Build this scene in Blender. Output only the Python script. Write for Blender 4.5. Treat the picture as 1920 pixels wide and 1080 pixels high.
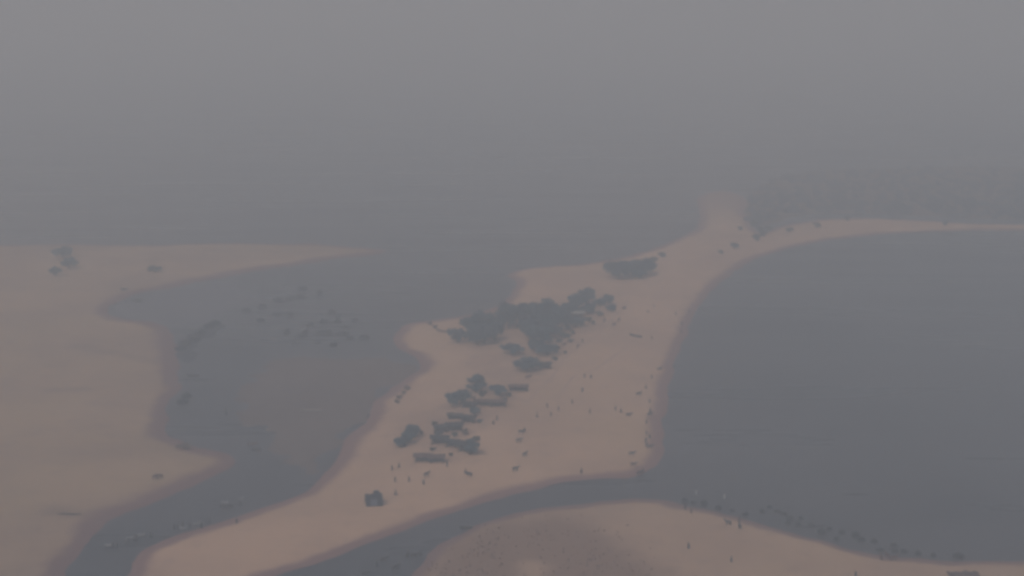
import bpy, math, random
import numpy as np
from mathutils import Vector, Matrix

# ------------------------------------------------------------------ camera, sky, sun, exposure
S = bpy.context.scene
for o in list(bpy.data.objects):
    bpy.data.objects.remove(o)
COL = S.collection
R = math.radians
CAM_H = 140.0            # aircraft height above the water
FPX = 2637.0             # focal length in pixels of a 1920 px wide frame
PITCH = math.atan(600.0 / FPX)

cam_d = bpy.data.cameras.new('camera')
cam_d.sensor_width = 36.0
cam_d.lens = 36.0 * FPX / 1920.0
cam_d.clip_start = 1.0
cam_d.clip_end = 30000.0
cam_d.dof.use_dof = True             # a soft, slightly misfocused long shot
cam_d.dof.focus_distance = 55.0
cam_d.dof.aperture_fstop = 0.36
cam = bpy.data.objects.new('camera', cam_d)
COL.objects.link(cam)
cam.location = (0, 0, CAM_H)
cam.rotation_euler = (R(90) - PITCH, 0, 0)
S.camera = cam

SUN_EL, SUN_AZ = R(52), R(215)       # azimuth clockwise from +Y
W = bpy.data.worlds.new('World')
S.world = W
W.use_nodes = True
wn = W.node_tree.nodes
wl = W.node_tree.links
bg = wn['Background']
sky = wn.new('ShaderNodeTexSky')
sky.sky_type = 'NISHITA'
sky.sun_disc = False
sky.sun_elevation = SUN_EL
sky.sun_rotation = SUN_AZ
sky.dust_density = 5.0
sky.air_density = 1.0
hs = wn.new('ShaderNodeHueSaturation')     # dust-laden, nearly colourless overcast
hs.inputs['Saturation'].default_value = 0.80
wl.new(sky.outputs[0], hs.inputs['Color'])
wl.new(hs.outputs[0], bg.inputs[0])
bg.inputs[1].default_value = 0.10

sd = bpy.data.lights.new('sun', 'SUN')
sd.energy = 1.3
sd.angle = R(18)
sd.color = (1.0, 0.98, 0.96)
sun = bpy.data.objects.new('sun', sd)
COL.objects.link(sun)
sdir = Vector((math.sin(SUN_AZ) * math.cos(SUN_EL), math.cos(SUN_AZ) * math.cos(SUN_EL), math.sin(SUN_EL)))
sun.rotation_euler = sdir.to_track_quat('Z', 'Y').to_euler()
sun.location = (0, 0, 400)

S.render.engine = 'CYCLES'
S.view_settings.view_transform = 'Standard'
S.view_settings.look = 'None'
S.view_settings.gamma = 1.0
S.view_settings.use_curve_mapping = False
S.view_settings.exposure = -0.945
S.cycles.use_denoising = True
S.cycles.volume_bounces = 6
S.cycles.max_bounces = 10

HAZE_DENSITY = 0.00188
HAZE_COLOR = (0.83, 0.915, 1.0)

# ------------------------------------------------------------------ helpers
def ray(x, y):
    """direction of the photograph's pixel (1920x1080)"""
    u, v = (x - 960.0) / FPX, (540.0 - y) / FPX
    c, s = math.cos(PITCH), math.sin(PITCH)
    return Vector((u, c + v * s, -s + v * c))

def at(x, y, z=0.0):
    d = ray(x, y)
    t = (z - CAM_H) / d.z
    return Vector((d.x * t, d.y * t, z))

def ppm(y):
    """pixels per metre at image row y"""
    p = at(960, y)
    return FPX / math.hypot(p.y, CAM_H)

rng = np.random.default_rng(7)
PERM = rng.random((8, 256, 256))

def vnoise(x, y, scale, k=0):
    x = np.asarray(x, float) / scale + 1000.0
    y = np.asarray(y, float) / scale + 1000.0
    xi, yi = np.floor(x).astype(int), np.floor(y).astype(int)
    fx, fy = x - xi, y - yi
    fx, fy = fx * fx * (3 - 2 * fx), fy * fy * (3 - 2 * fy)
    T = PERM[k]
    g = lambda a, b: T[a & 255, b & 255]
    return ((g(xi, yi) * (1 - fx) + g(xi + 1, yi) * fx) * (1 - fy)
            + (g(xi, yi + 1) * (1 - fx) + g(xi + 1, yi + 1) * fx) * fy) * 2 - 1

def catmull(pts, n=5, closed=True):
    P = [np.array(p, float) for p in pts]
    out, N = [], len(P)
    for i in range(N if closed else N - 1):
        p0, p1, p2, p3 = P[(i - 1) % N], P[i], P[(i + 1) % N], P[(i + 2) % N]
        if not closed:
            p0 = P[max(i - 1, 0)]
            p3 = P[min(i + 2, N - 1)]
        for j in range(n):
            t = j / n
            out.append(0.5 * ((2 * p1) + (p2 - p0) * t + (2 * p0 - 5 * p1 + 4 * p2 - p3) * t * t
                              + (3 * p1 - p0 - 3 * p2 + p3) * t ** 3))
    return np.array(out)

def sdf(poly, X, Y):
    """signed distance, positive inside"""
    if X.size < 64:                      # a few points: all segments at once
        A, B = poly, np.roll(poly, -1, 0)
        D = B - A
        L = np.maximum((D ** 2).sum(1), 1e-9)
        px, py = X.reshape(-1, 1), Y.reshape(-1, 1)
        t = np.clip(((px - A[:, 0]) * D[:, 0] + (py - A[:, 1]) * D[:, 1]) / L, 0, 1)
        d = np.sqrt(((px - A[:, 0] - t * D[:, 0]) ** 2 + (py - A[:, 1] - t * D[:, 1]) ** 2).min(1))
        dy = np.where(np.abs(D[:, 1]) < 1e-12, 1e-12, D[:, 1])
        c = ((A[:, 1] > py) != (B[:, 1] > py)) & (px < D[:, 0] * (py - A[:, 1]) / dy + A[:, 0])
        return np.where(c.sum(1) % 2 == 1, d, -d).reshape(X.shape)
    best = np.full(X.shape, 1e18)
    inside = np.zeros(X.shape, bool)
    n = len(poly)
    for i in range(n):
        ax, ay = poly[i]
        bx, by = poly[(i + 1) % n]
        ex, ey = bx - ax, by - ay
        L = ex * ex + ey * ey
        if L < 1e-9:
            continue
        t = np.clip(((X - ax) * ex + (Y - ay) * ey) / L, 0, 1)
        best = np.minimum(best, (X - ax - t * ex) ** 2 + (Y - ay - t * ey) ** 2)
        if abs(ey) > 1e-12:
            c = ((ay > Y) != (by > Y)) & (X < ex * (Y - ay) / ey + ax)
            inside ^= c
    d = np.sqrt(best)
    return np.where(inside, d, -d)

def mesh_obj(name, verts, faces, mat, parent=None, smooth=False, mats=None, mat_idx=None):
    me = bpy.data.meshes.new(name)
    me.from_pydata([tuple(v) for v in verts], [], [tuple(f) for f in faces])
    if mats:
        for m in mats:
            me.materials.append(m)
        if mat_idx is not None:
            me.polygons.foreach_set('material_index', mat_idx)
    else:
        me.materials.append(mat)
    if smooth:
        me.polygons.foreach_set('use_smooth', [True] * len(me.polygons))
    me.update()
    o = bpy.data.objects.new(name, me)
    COL.objects.link(o)
    if parent:
        o.parent = parent
    return o

def tag(o, label, cat, group=None, kind=None):
    if label:
        o['label'] = label
    if cat:
        o['category'] = cat
    if group:
        o['group'] = group
    if kind:
        o['kind'] = kind
    return o

def empty(name, loc, rz=0.0, sc=(1, 1, 1)):
    o = bpy.data.objects.new(name, None)
    o.empty_display_size = 0.3
    COL.objects.link(o)
    o.location = loc
    o.rotation_euler = (0, 0, rz)
    o.scale = sc
    return o

def place(parts, name, label, cat, loc, rz=0.0, sc=(1, 1, 1), group=None):
    """a thing made of shared meshes: parts = [(part name, mesh[, sub parts])]"""
    r = empty(name, loc, rz, sc)
    tag(r, label, cat, group)
    for p in parts:
        o = bpy.data.objects.new(p[0], p[1])
        COL.objects.link(o)
        o.parent = r
    return r

class MB:
    def __init__(self):
        self.v, self.f = [], []
    def box(self, c, s, rot=None):
        b = len(self.v)
        for dx in (-.5, .5):
            for dy in (-.5, .5):
                for dz in (-.5, .5):
                    p = Vector((dx * s[0], dy * s[1], dz * s[2]))
                    if rot:
                        p = rot @ p
                    self.v.append(Vector(c) + p)
        self.f += [tuple(b + i for i in q) for q in
                   ((0, 1, 3, 2), (4, 6, 7, 5), (0, 4, 5, 1), (2, 3, 7, 6), (0, 2, 6, 4), (1, 5, 7, 3))]
    def tube(self, pts, rad, n=7):
        b = len(self.v)
        pts = [Vector(p) for p in pts]
        for i, p in enumerate(pts):
            d = (pts[min(i + 1, len(pts) - 1)] - pts[max(i - 1, 0)]).normalized()
            u = d.orthogonal().normalized()
            w = d.cross(u)
            for k in range(n):
                a = 2 * math.pi * k / n
                self.v.append(p + (u * math.cos(a) + w * math.sin(a)) * rad[i])
        for i in range(len(pts) - 1):
            for k in range(n):
                k2 = (k + 1) % n
                self.f.append((b + i * n + k, b + i * n + k2, b + (i + 1) * n + k2, b + (i + 1) * n + k))
        self.f.append(tuple(b + k for k in reversed(range(n))))
        self.f.append(tuple(b + (len(pts) - 1) * n + k for k in range(n)))
    def build(self, name, mat, parent=None, smooth=False):
        return mesh_obj(name, self.v, self.f, mat, parent, smooth)
    def mesh(self, name, mat, smooth=False):
        o = self.build(name, mat, None, smooth)
        me = o.data
        bpy.data.objects.remove(o)
        return me

# ------------------------------------------------------------------ materials
def new_mat(name):
    m = bpy.data.materials.new(name)
    m.use_nodes = True
    nt = m.node_tree
    return m, nt.nodes, nt.links, nt.nodes['Principled BSDF']

def noise_mat(name, c1, c2, scale=1.0, rough=0.9, bump=0.0, coord='Object', spec=0.2):
    m, n, l, b = new_mat(name)
    tc = n.new('ShaderNodeTexCoord')
    no = n.new('ShaderNodeTexNoise')
    no.inputs['Scale'].default_value = scale
    no.inputs['Detail'].default_value = 5
    l.new(tc.outputs[coord], no.inputs['Vector'])
    cr = n.new('ShaderNodeValToRGB')
    cr.color_ramp.elements[0].color = (*c1, 1)
    cr.color_ramp.elements[1].color = (*c2, 1)
    cr.color_ramp.elements[0].position = .3
    cr.color_ramp.elements[1].position = .7
    l.new(no.outputs[0], cr.inputs[0])
    l.new(cr.outputs[0], b.inputs['Base Color'])
    b.inputs['Roughness'].default_value = rough
    b.inputs['Specular IOR Level'].default_value = spec
    if bump:
        bp = n.new('ShaderNodeBump')
        bp.inputs['Strength'].default_value = bump
        l.new(no.outputs[0], bp.inputs['Height'])
        l.new(bp.outputs[0], b.inputs['Normal'])
    return m

def sand_mat(name, dry1, dry2, wet, soil_haze, wet_z=0.24):
    m, n, l, b = new_mat(name)
    geo = n.new('ShaderNodeNewGeometry')
    def noi(scale, det=6, rough=.6):
        t = n.new('ShaderNodeTexNoise')
        t.inputs['Scale'].default_value = scale
        t.inputs['Detail'].default_value = det
        t.inputs['Roughness'].default_value = rough
        l.new(geo.outputs['Position'], t.inputs['Vector'])
        return t
    def mix(fac, a, c):
        x = n.new('ShaderNodeMix')
        x.data_type = 'RGBA'
        if isinstance(fac, float):
            x.inputs[0].default_value = fac
        else:
            l.new(fac, x.inputs[0])
        for i, q in ((6, a), (7, c)):
            if isinstance(q, tuple):
                x.inputs[i].default_value = (*q, 1)
            else:
                l.new(q, x.inputs[i])
        return x.outputs[2]
    def rng_(src, a, c, lo=0.0, hi=1.0):
        x = n.new('ShaderNodeMapRange')
        x.interpolation_type = 'SMOOTHSTEP'
        l.new(src, x.inputs[0])
        x.inputs[1].default_value, x.inputs[2].default_value = a, c
        x.inputs[3].default_value, x.inputs[4].default_value = lo, hi
        return x.outputs[0]
    n_big, n_mid, n_fine = noi(0.022), noi(0.16), noi(1.4, 8, .7)
    base = mix(rng_(n_big.outputs[0], .35, .65), dry1, dry2)
    n_vast = noi(0.007, 4)
    base = mix(rng_(n_vast.outputs[0], .42, .68, 0, .55), base, (dry1[0] * .84, dry1[1] * .86, dry1[2] * .74))
    base = mix(rng_(n_mid.outputs[0], .52, .75, 0, .30), base, soil_haze)
    base = mix(rng_(n_fine.outputs[0], .50, .80, 0, .35), base, soil_haze)
    at_ = n.new('ShaderNodeAttribute')
    at_.attribute_name = 'soil_haze'  # real soil patches, plus the painted haze fade on the spit's tip
    ad = n.new('ShaderNodeMath'); ad.operation = 'MULTIPLY_ADD'
    l.new(n_mid.outputs[0], ad.inputs[0]); ad.inputs[1].default_value = .6
    sb = n.new('ShaderNodeMath'); sb.operation = 'SUBTRACT'
    l.new(at_.outputs['Fac'], sb.inputs[0]); sb.inputs[1].default_value = .3
    l.new(sb.outputs[0], ad.inputs[2])
    base = mix(rng_(ad.outputs[0], .15, .85), base, soil_haze)
    sx = n.new('ShaderNodeSeparateXYZ')
    l.new(geo.outputs['Position'], sx.inputs[0])
    wz = n.new('ShaderNodeMath'); wz.operation = 'MULTIPLY_ADD'
    l.new(n_mid.outputs[0], wz.inputs[0]); wz.inputs[1].default_value = .30
    l.new(sx.outputs[2], wz.inputs[2])
    wetf = rng_(wz.outputs[0], wet_z + .30, wet_z + .02)
    base = mix(wetf, base, wet)
    l.new(base, b.inputs['Base Color'])
    rr = n.new('ShaderNodeMapRange')
    l.new(wetf, rr.inputs[0])
    rr.inputs[3].default_value, rr.inputs[4].default_value = .95, .55
    l.new(rr.outputs[0], b.inputs['Roughness'])
    b.inputs['Specular IOR Level'].default_value = .25
    bp = n.new('ShaderNodeBump')
    bp.inputs['Strength'].default_value = .5
    bp.inputs['Distance'].default_value = .25
    l.new(n_fine.outputs[0], bp.inputs['Height'])
    l.new(bp.outputs[0], b.inputs['Normal'])
    return m

M = {}
M['sand'] = sand_mat('pale_sand', (.65, .42, .275), (.53, .34, .23), (.28, .145, .122), (.34, .21, .155), wet_z=.32)
M['bank'] = sand_mat('left_bank_sand', (.50, .335, .21), (.38, .25, .17), (.22, .11, .095), (.26, .165, .115), wet_z=.34)
M['near'] = sand_mat('near_bank_sand', (.56, .37, .24), (.47, .305, .21), (.24, .13, .108), (.31, .185, .12), wet_z=.34)
M['mud'] = sand_mat('wet_mud', (.18, .135, .118), (.15, .115, .105), (.155, .115, .103), (.13, .095, .088), wet_z=.02)
M['bed'] = noise_mat('silt_bed', (.10, .09, .08), (.15, .13, .11), .05, coord='Object')
M['bark'] = noise_mat('bark', (.07, .055, .045), (.13, .10, .08), 3.0, bump=.4)
M['leaf'] = noise_mat('foliage_dark', (.030, .072, .100), (.056, .115, .150), .5, .75)
M['leaf2'] = noise_mat('foliage_bluish', (.028, .066, .098), (.052, .105, .145), .5, .75)
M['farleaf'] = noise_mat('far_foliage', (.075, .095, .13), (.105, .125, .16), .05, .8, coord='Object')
M['shrub'] = noise_mat('shrub_foliage', (.045, .055, .035), (.085, .085, .055), .8, .8)
M['brownshrub'] = noise_mat('dry_shrub', (.14, .095, .07), (.22, .15, .11), .8, .9)
M['reed'] = noise_mat('reed_blades', (.028, .032, .036), (.055, .06, .064), 1.2, .8)
M['scrub'] = noise_mat('dry_scrub', (.28, .17, .11), (.33, .205, .14), .6, .95)
M['thatch'] = noise_mat('grey_thatch', (.055, .052, .05), (.11, .10, .09), 2.5, .95, .6)
M['thatch_dark'] = noise_mat('dark_thatch', (.026, .028, .034), (.050, .052, .058), 2.5, .95, .6)
M['thatch_brown'] = noise_mat('brown_thatch', (.10, .058, .05), (.17, .10, .085), 2.5, .95, .6)
M['thatch_pale'] = noise_mat('pale_sheet', (.36, .36, .36), (.46, .46, .45), 1.5, .6, .1)
M['matting'] = noise_mat('reed_matting', (.10, .08, .065), (.17, .14, .11), 3.0, .9, .3)
M['post'] = noise_mat('wood_post', (.09, .07, .055), (.15, .12, .09), 4.0, .9)
M['tarp'] = noise_mat('dark_tarpaulin', (.018, .020, .030), (.035, .038, .052), 1.0, .6, .2)
M['tarp_pale'] = noise_mat('pale_tarpaulin', (.12, .13, .18), (.17, .18, .23), 1.0, .6, .1)
M['skin'] = noise_mat('skin', (.09, .05, .035), (.12, .07, .05), 6.0, .6)
M['hair'] = noise_mat('hair', (.010, .009, .008), (.02, .018, .016), 20.0, .8)
M['cl_dark'] = noise_mat('dark_cloth', (.025, .024, .028), (.05, .047, .05), 4.0, .9)
M['cl_brown'] = noise_mat('brown_cloth', (.09, .05, .04), (.14, .085, .065), 4.0, .9)
M['cl_pale'] = noise_mat('pale_cloth', (.40, .42, .44), (.50, .52, .54), 4.0, .9)
M['cow_dark'] = noise_mat('dark_hide', (.030, .024, .022), (.07, .052, .045), 1.3, .8)
M['cow_red'] = noise_mat('reddish_hide', (.10, .045, .035), (.16, .075, .055), 1.3, .8)
M['horn'] = noise_mat('horn', (.25, .22, .18), (.35, .31, .26), 6.0, .5)
M['hull_dark'] = noise_mat('tarred_wood', (.025, .022, .022), (.06, .05, .045), 2.0, .7)
M['hull_brown'] = noise_mat('brown_wood', (.11, .065, .05), (.17, .10, .08), 2.0, .8)
M['hull_white'] = noise_mat('pale_painted_wood', (.24, .25, .27), (.32, .33, .35), 2.0, .7)
M['hull_pale'] = noise_mat('weathered_pale_wood', (.26, .23, .21), (.33, .30, .27), 2.0, .8)

# water: silty, faintly rippled
m, n, l, b = new_mat('silty_water')
geo = n.new('ShaderNodeNewGeometry')
na = n.new('ShaderNodeTexNoise'); na.inputs['Scale'].default_value = .014; na.inputs['Detail'].default_value = 5
nb = n.new('ShaderNodeTexNoise'); nb.inputs['Scale'].default_value = .8; nb.inputs['Detail'].default_value = 3
l.new(geo.outputs['Position'], na.inputs['Vector'])
l.new(geo.outputs['Position'], nb.inputs['Vector'])
mp = n.new('ShaderNodeMapping'); mp.inputs['Scale'].default_value = (.006, .045, 1)
mp.inputs['Rotation'].default_value = (0, 0, R(7))
l.new(geo.outputs['Position'], mp.inputs['Vector'])
nc = n.new('ShaderNodeTexNoise'); nc.inputs['Scale'].default_value = 1.0; nc.inputs['Detail'].default_value = 6
l.new(mp.outputs[0], nc.inputs['Vector'])
rg = n.new('ShaderNodeMapRange'); l.new(nc.outputs[0], rg.inputs[0])
rg.inputs[1].default_value, rg.inputs[2].default_value = .3, .7
rg.inputs[3].default_value, rg.inputs[4].default_value = 0.22, .42
l.new(rg.outputs[0], b.inputs['Roughness'])
av = n.new('ShaderNodeMath'); av.operation = 'MULTIPLY_ADD'
l.new(nc.outputs[0], av.inputs[0]); av.inputs[1].default_value = .5
hf = n.new('ShaderNodeMath'); hf.operation = 'MULTIPLY'
l.new(na.outputs[0], hf.inputs[0]); hf.inputs[1].default_value = .5
l.new(hf.outputs[0], av.inputs[2])
cr = n.new('ShaderNodeValToRGB')
cr.color_ramp.elements[0].position, cr.color_ramp.elements[1].position = .36, .64
cr.color_ramp.elements[0].color = (.040, .041, .051, 1)
cr.color_ramp.elements[1].color = (.092, .091, .106, 1)
l.new(av.outputs[0], cr.inputs[0])
l.new(cr.outputs[0], b.inputs['Base Color'])
b.inputs['IOR'].default_value = 1.33
b.inputs['Specular IOR Level'].default_value = .5
bp = n.new('ShaderNodeBump'); bp.inputs['Strength'].default_value = .12; bp.inputs['Distance'].default_value = .2
l.new(nb.outputs[0], bp.inputs['Height'])
l.new(bp.outputs[0], b.inputs['Normal'])
M['water'] = m

# ------------------------------------------------------------------ ground, water, landforms
BED = -0.25
E = 6000.0
def sheet(name, z, mat):
    k = 12
    vs = [(-E + 2 * E * i / k, -E + 2 * E * j / k, z) for j in range(k + 1) for i in range(k + 1)]
    fs = [(j * (k + 1) + i, j * (k + 1) + i + 1, (j + 1) * (k + 1) + i + 1, (j + 1) * (k + 1) + i)
          for j in range(k) for i in range(k)]
    return tag(mesh_obj(name, vs, fs, mat), None, None, kind='structure')
sheet('ground', BED, M['bed'])
sheet('water', 0.0, M['water'])

LAND = []
class Land:
    def __init__(self, name, px, mat, amp, length, rag=1.0, step=2.0, soil_haze=None, seed=0):
        self.poly = catmull([tuple(at(x, y))[:2] for x, y in px])
        self.amp, self.len, self.rag, self.k, self.name = amp, length, rag, seed, name
        x0, y0 = self.poly.min(0) - 12
        x1, y1 = self.poly.max(0) + 12
        self.x0, self.y0, self.x1, self.y1 = x0, y0, x1, y1
        xs, ys = np.arange(x0, x1 + step, step), np.arange(y0, y1 + step, step)
        X, Y = np.meshgrid(xs, ys)
        Z, D = self.height(X, Y, True)
        keep = D > -9
        nx = len(xs)
        idx = np.full(X.shape, -1)
        q = keep[:-1, :-1] & keep[1:, :-1] & keep[:-1, 1:] & keep[1:, 1:]
        used = np.zeros(X.shape, bool)
        used[:-1, :-1] |= q; used[1:, :-1] |= q; used[:-1, 1:] |= q; used[1:, 1:] |= q
        idx[used] = np.arange(used.sum())
        V = np.stack([X[used], Y[used], Z[used]], 1)
        F = np.stack([idx[:-1, :-1][q], idx[:-1, 1:][q], idx[1:, 1:][q], idx[1:, :-1][q]], 1)
        self.obj = mesh_obj(name, V.tolist(), F.tolist(), mat, smooth=True)
        a = self.obj.data.attributes.new('soil_haze', 'FLOAT', 'POINT')
        sv = soil_haze(X[used], Y[used]) if soil_haze else np.zeros(len(V))
        a.data.foreach_set('value', np.asarray(sv, np.float32))
        tag(self.obj, None, None, kind='structure')
        LAND.append(self)
    def height(self, X, Y, both=False):
        X, Y = np.asarray(X, float), np.asarray(Y, float)
        d = sdf(self.poly, X, Y)
        d = d + self.rag * (1.1 * vnoise(X, Y, 17, self.k) + .9 * vnoise(X, Y, 7, (self.k + 1) % 8) + .5 * vnoise(X, Y, 3.5, (self.k + 2) % 8))
        up = 1 - np.exp(-np.maximum(d, 0) / self.len)
        z = np.where(d > 0, self.amp * up + up * min(1, self.amp / 1.3) * (.30 * vnoise(X, Y, 45, (self.k + 3) % 8) + .12 * vnoise(X, Y, 11, (self.k + 4) % 8)),
                     np.maximum(d * .09, -.8))
        return (z, d) if both else z

def ground_z(x, y):
    z = BED
    for L in LAND:
        if not (L.x0 < x < L.x1 and L.y0 < y < L.y1):
            continue
        z = max(z, float(L.height(np.array([x]), np.array([y]))[0]))
    return z

spit_px = [(60, 1250), (150, 1160), (235, 1080), (255, 1045), (290, 1020), (340, 1003), (400, 987), (460, 968), (520, 945), (570, 925),
           (605, 898), (625, 872), (640, 845), (655, 820), (680, 795), (698, 768), (708, 748), (740, 725), (770, 703), (792, 685),
           (778, 669), (748, 656), (738, 640), (745, 620), (765, 608), (800, 602), (840, 597), (880, 590), (920, 578), (950, 562),
           (962, 542), (966, 527), (948, 515), (985, 504), (1060, 497), (1120, 490), (1180, 480), (1230, 465), (1265, 450), (1298, 435),
           (1310, 415), (1312, 396), (1306, 380), (1316, 366), (1350, 358), (1384, 364), (1400, 378), (1400, 398), (1406, 420), (1425, 436), (1460, 426),
           (1510, 415), (1570, 410), (1640, 410), (1720, 413), (1811, 418), (1920, 421), (2100, 424), (2100, 434), (1920, 432), (1811, 433),
           (1700, 437), (1620, 443), (1540, 452), (1470, 468), (1420, 485), (1380, 508), (1345, 535), (1315, 570), (1295, 605),
           (1278, 640), (1265, 680), (1255, 720), (1248, 770), (1244, 820), (1246, 848), (1236, 870), (1215, 885), (1180, 897),
           (1120, 900), (1060, 905), (1000, 918), (920, 938), (850, 960), (780, 985), (700, 1015), (620, 1045), (540, 1070),
           (515, 1080), (420, 1120), (300, 1180), (180, 1260)]
left_px = [(-700, 458), (-300, 459), (0, 459), (103, 458), (250, 459), (400, 456), (560, 457), (660, 462), (722, 468), (714, 476), (660, 483),
           (615, 489), (560, 499), (480, 509), (400, 525), (320, 540), (250, 553), (212, 570), (202, 588), (240, 599), (290, 606), (322, 618),
           (336, 640), (330, 665), (342, 700), (340, 725), (324, 747), (312, 770), (309, 795), (318, 815), (345, 826), (390, 843),
           (430, 852), (441, 866), (420, 886), (380, 906), (320, 930), (255, 955), (205, 980), (175, 1003), (148, 1030), (126, 1058),
           (108, 1085), (60, 1160), (0, 1250), (-700, 1250)]
near_px = [(700, 1250), (735, 1130), (775, 1080), (803, 1044), (848, 1008), (903, 982), (975, 962), (1050, 947), (1150, 938), (1230, 940),
           (1300, 953), (1380, 970), (1450, 990), (1540, 1016), (1640, 1041), (1700, 1049), (1811, 1053), (1920, 1056), (2200, 1070),
           (2200, 1260), (1500, 1330)]
mud_px = [(470, 700), (540, 672), (640, 668), (735, 672), (788, 684), (765, 704), (735, 724), (705, 745), (696, 768), (676, 796), (652, 822),
          (636, 848), (620, 874), (596, 892), (560, 890), (530, 860), (500, 810), (470, 760)]
soil_px = [(760, 1250), (785, 1085), (815, 1042), (865, 1002), (950, 980), (1040, 972), (1095, 985), (1130, 1008), (1180, 1040), (1230, 1075),
           (1280, 1130), (1250, 1300)]
soil_poly = catmull([tuple(at(x, y))[:2] for x, y in soil_px])
pale_px = [(960, 1072), (985, 1060), (1020, 1062), (1040, 1080), (1030, 1110), (970, 1110)]
pale_poly = catmull([tuple(at(x, y))[:2] for x, y in pale_px])
def near_soil(X, Y):
    d = sdf(soil_poly, X, Y) + 2.0 * vnoise(X, Y, 9, 1)
    e = sdf(pale_poly, X, Y) + .8 * vnoise(X, Y, 5, 2)
    return np.clip(.5 + d / 22, 0, 1) * np.clip(.75 - e / 9, .3, 1)
vill_px = [(760, 870), (740, 820), (830, 740), (880, 700), (850, 620), (960, 580), (1090, 560), (1160, 560), (1150, 610), (1060, 690), (960, 780),
           (900, 850), (840, 880)]
vill_poly = catmull([tuple(at(x, y))[:2] for x, y in vill_px])
def spit_soil_haze(X, Y):
    d = sdf(vill_poly, X, Y) + 4 * vnoise(X, Y, 12, 3)
    far = np.clip((Y - at(960, 440).y) / (at(960, 365).y - at(960, 440).y), 0, 1) * (X < at(1425, 400).x)  # sand darkened toward the far tip: haze fade painted into its colour
    return np.maximum(np.clip(.2 + d / 30, 0, .42), far)
streak_px = [[(150, 655), (230, 668), (300, 684)], [(100, 738), (150, 736)], [(106, 962), (130, 965), (165, 966)]]
def left_soil(X, Y):
    out = np.clip(.25 * vnoise(X, Y, 22, 5), 0, 1)
    for s in streak_px:
        P = [at(*p) for p in s]
        for a, c in zip(P[:-1], P[1:]):
            ex, ey = c.x - a.x, c.y - a.y
            t = np.clip(((X - a.x) * ex + (Y - a.y) * ey) / (ex * ex + ey * ey), 0, 1)
            dd = np.hypot(X - a.x - t * ex, (Y - a.y - t * ey))
            out = np.maximum(out, np.clip(.75 - dd / 10, 0, .5))
    return out
spit = Land('sand_spit', spit_px, M['sand'], 1.5, 17, .8, 2.0, spit_soil_haze, 0)
left = Land('sand_bank', left_px, M['bank'], 1.3, 20, 1.3, 2.5, left_soil, 2)
near = Land('near_bank', near_px, M['near'], 1.8, 15, .8, 1.5, near_soil, 4)
M['silt'] = sand_mat('pale_silt', (.16, .16, .185), (.13, .13, .155), (.15, .15, .175), (.12, .12, .14), wet_z=.02)
M['weedy'] = sand_mat('weedy_silt', (.058, .062, .080), (.048, .052, .068), (.055, .058, .075), (.045, .048, .06), wet_z=.0)
silt_px = [(206, 590), (225, 570), (320, 545), (430, 530), (470, 548), (440, 575), (400, 600), (350, 612), (300, 602)]
weed2_px = [(318, 660), (338, 640), (372, 615), (410, 598), (425, 606), (395, 628), (372, 650), (356, 690), (352, 735), (332, 760), (322, 758), (340, 725), (342, 690)]
silt = Land('silt_flat', silt_px, M['silt'], .07, 10, 3.0, 2.5, None, 3)
weed2 = Land('weed_bed', weed2_px, M['weedy'], .05, 6, 2.6, 2.0, None, 7)
mud = Land('mudflat', mud_px, M['mud'], .12, 12, 4.0, 2.0, None, 6)

# trodden tracks along the spit
M['track'] = noise_mat('trodden_sand', (.46, .295, .21), (.56, .36, .25), .3, .95)
def track(px, width):
    P = catmull([tuple(at(x, y))[:2] for x, y in px], 14, False)
    v, f = [], []
    for i, p in enumerate(P):
        d = P[min(i + 1, len(P) - 1)] - P[max(i - 1, 0)]
        d = d / np.linalg.norm(d)
        nrm = np.array([-d[1], d[0]])
        w = width * (1 + .3 * math.sin(i * .7)) * min(1, .2 + i / 8, .2 + (len(P) - i) / 8)
        wob = .5 * math.sin(i * .37)
        for k in (-1, -.33, .33, 1):
            q = p + nrm * (k * w / 2 + wob)
            v.append((q[0], q[1], float(spit.height(q[0:1], q[1:2])[0]) + .035))
    for i in range(len(P) - 1):
        for k in range(3):
            a = i * 4 + k
            f.append((a, a + 1, a + 5, a + 4))
    tag(mesh_obj('path', v, f, M['track'], smooth=True), None, None, kind='structure')
track([(1180, 560), (1130, 625), (1072, 668), (1020, 728), (985, 765)], 1.0)
track([(1190, 640), (1125, 695), (1080, 712), (1045, 750)], .9)

# ------------------------------------------------------------------ haze: even, pale, dusty air
m = bpy.data.materials.new('haze_air')
m.use_nodes = True
nt = m.node_tree
for nd in list(nt.nodes):
    if nd.type != 'OUTPUT_MATERIAL':
        nt.nodes.remove(nd)
pv = nt.nodes.new('ShaderNodeVolumePrincipled')
pv.inputs['Color'].default_value = (*HAZE_COLOR, 1)
pv.inputs['Absorption Color'].default_value = (1, 1, 1, 1)   # scatters, hardly absorbs
pv.inputs['Density'].default_value = HAZE_DENSITY
pv.inputs['Density Attribute'].default_value = ''
pv.inputs['Anisotropy'].default_value = 0.0
nt.links.new(pv.outputs[0], [x for x in nt.nodes if x.type == 'OUTPUT_MATERIAL'][0].inputs['Volume'])
try:
    m.cycles.homogeneous_volume = True
except Exception:
    pass
mb = MB()
HE = E + 200
mb.box((0, 0, (BED - 1 + CAM_H + 6) / 2), (2 * HE, 2 * HE, CAM_H + 7 - BED))
tag(mb.build('haze', m), 'pale grey haze hanging over the whole estuary', 'haze', kind='stuff')

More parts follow.
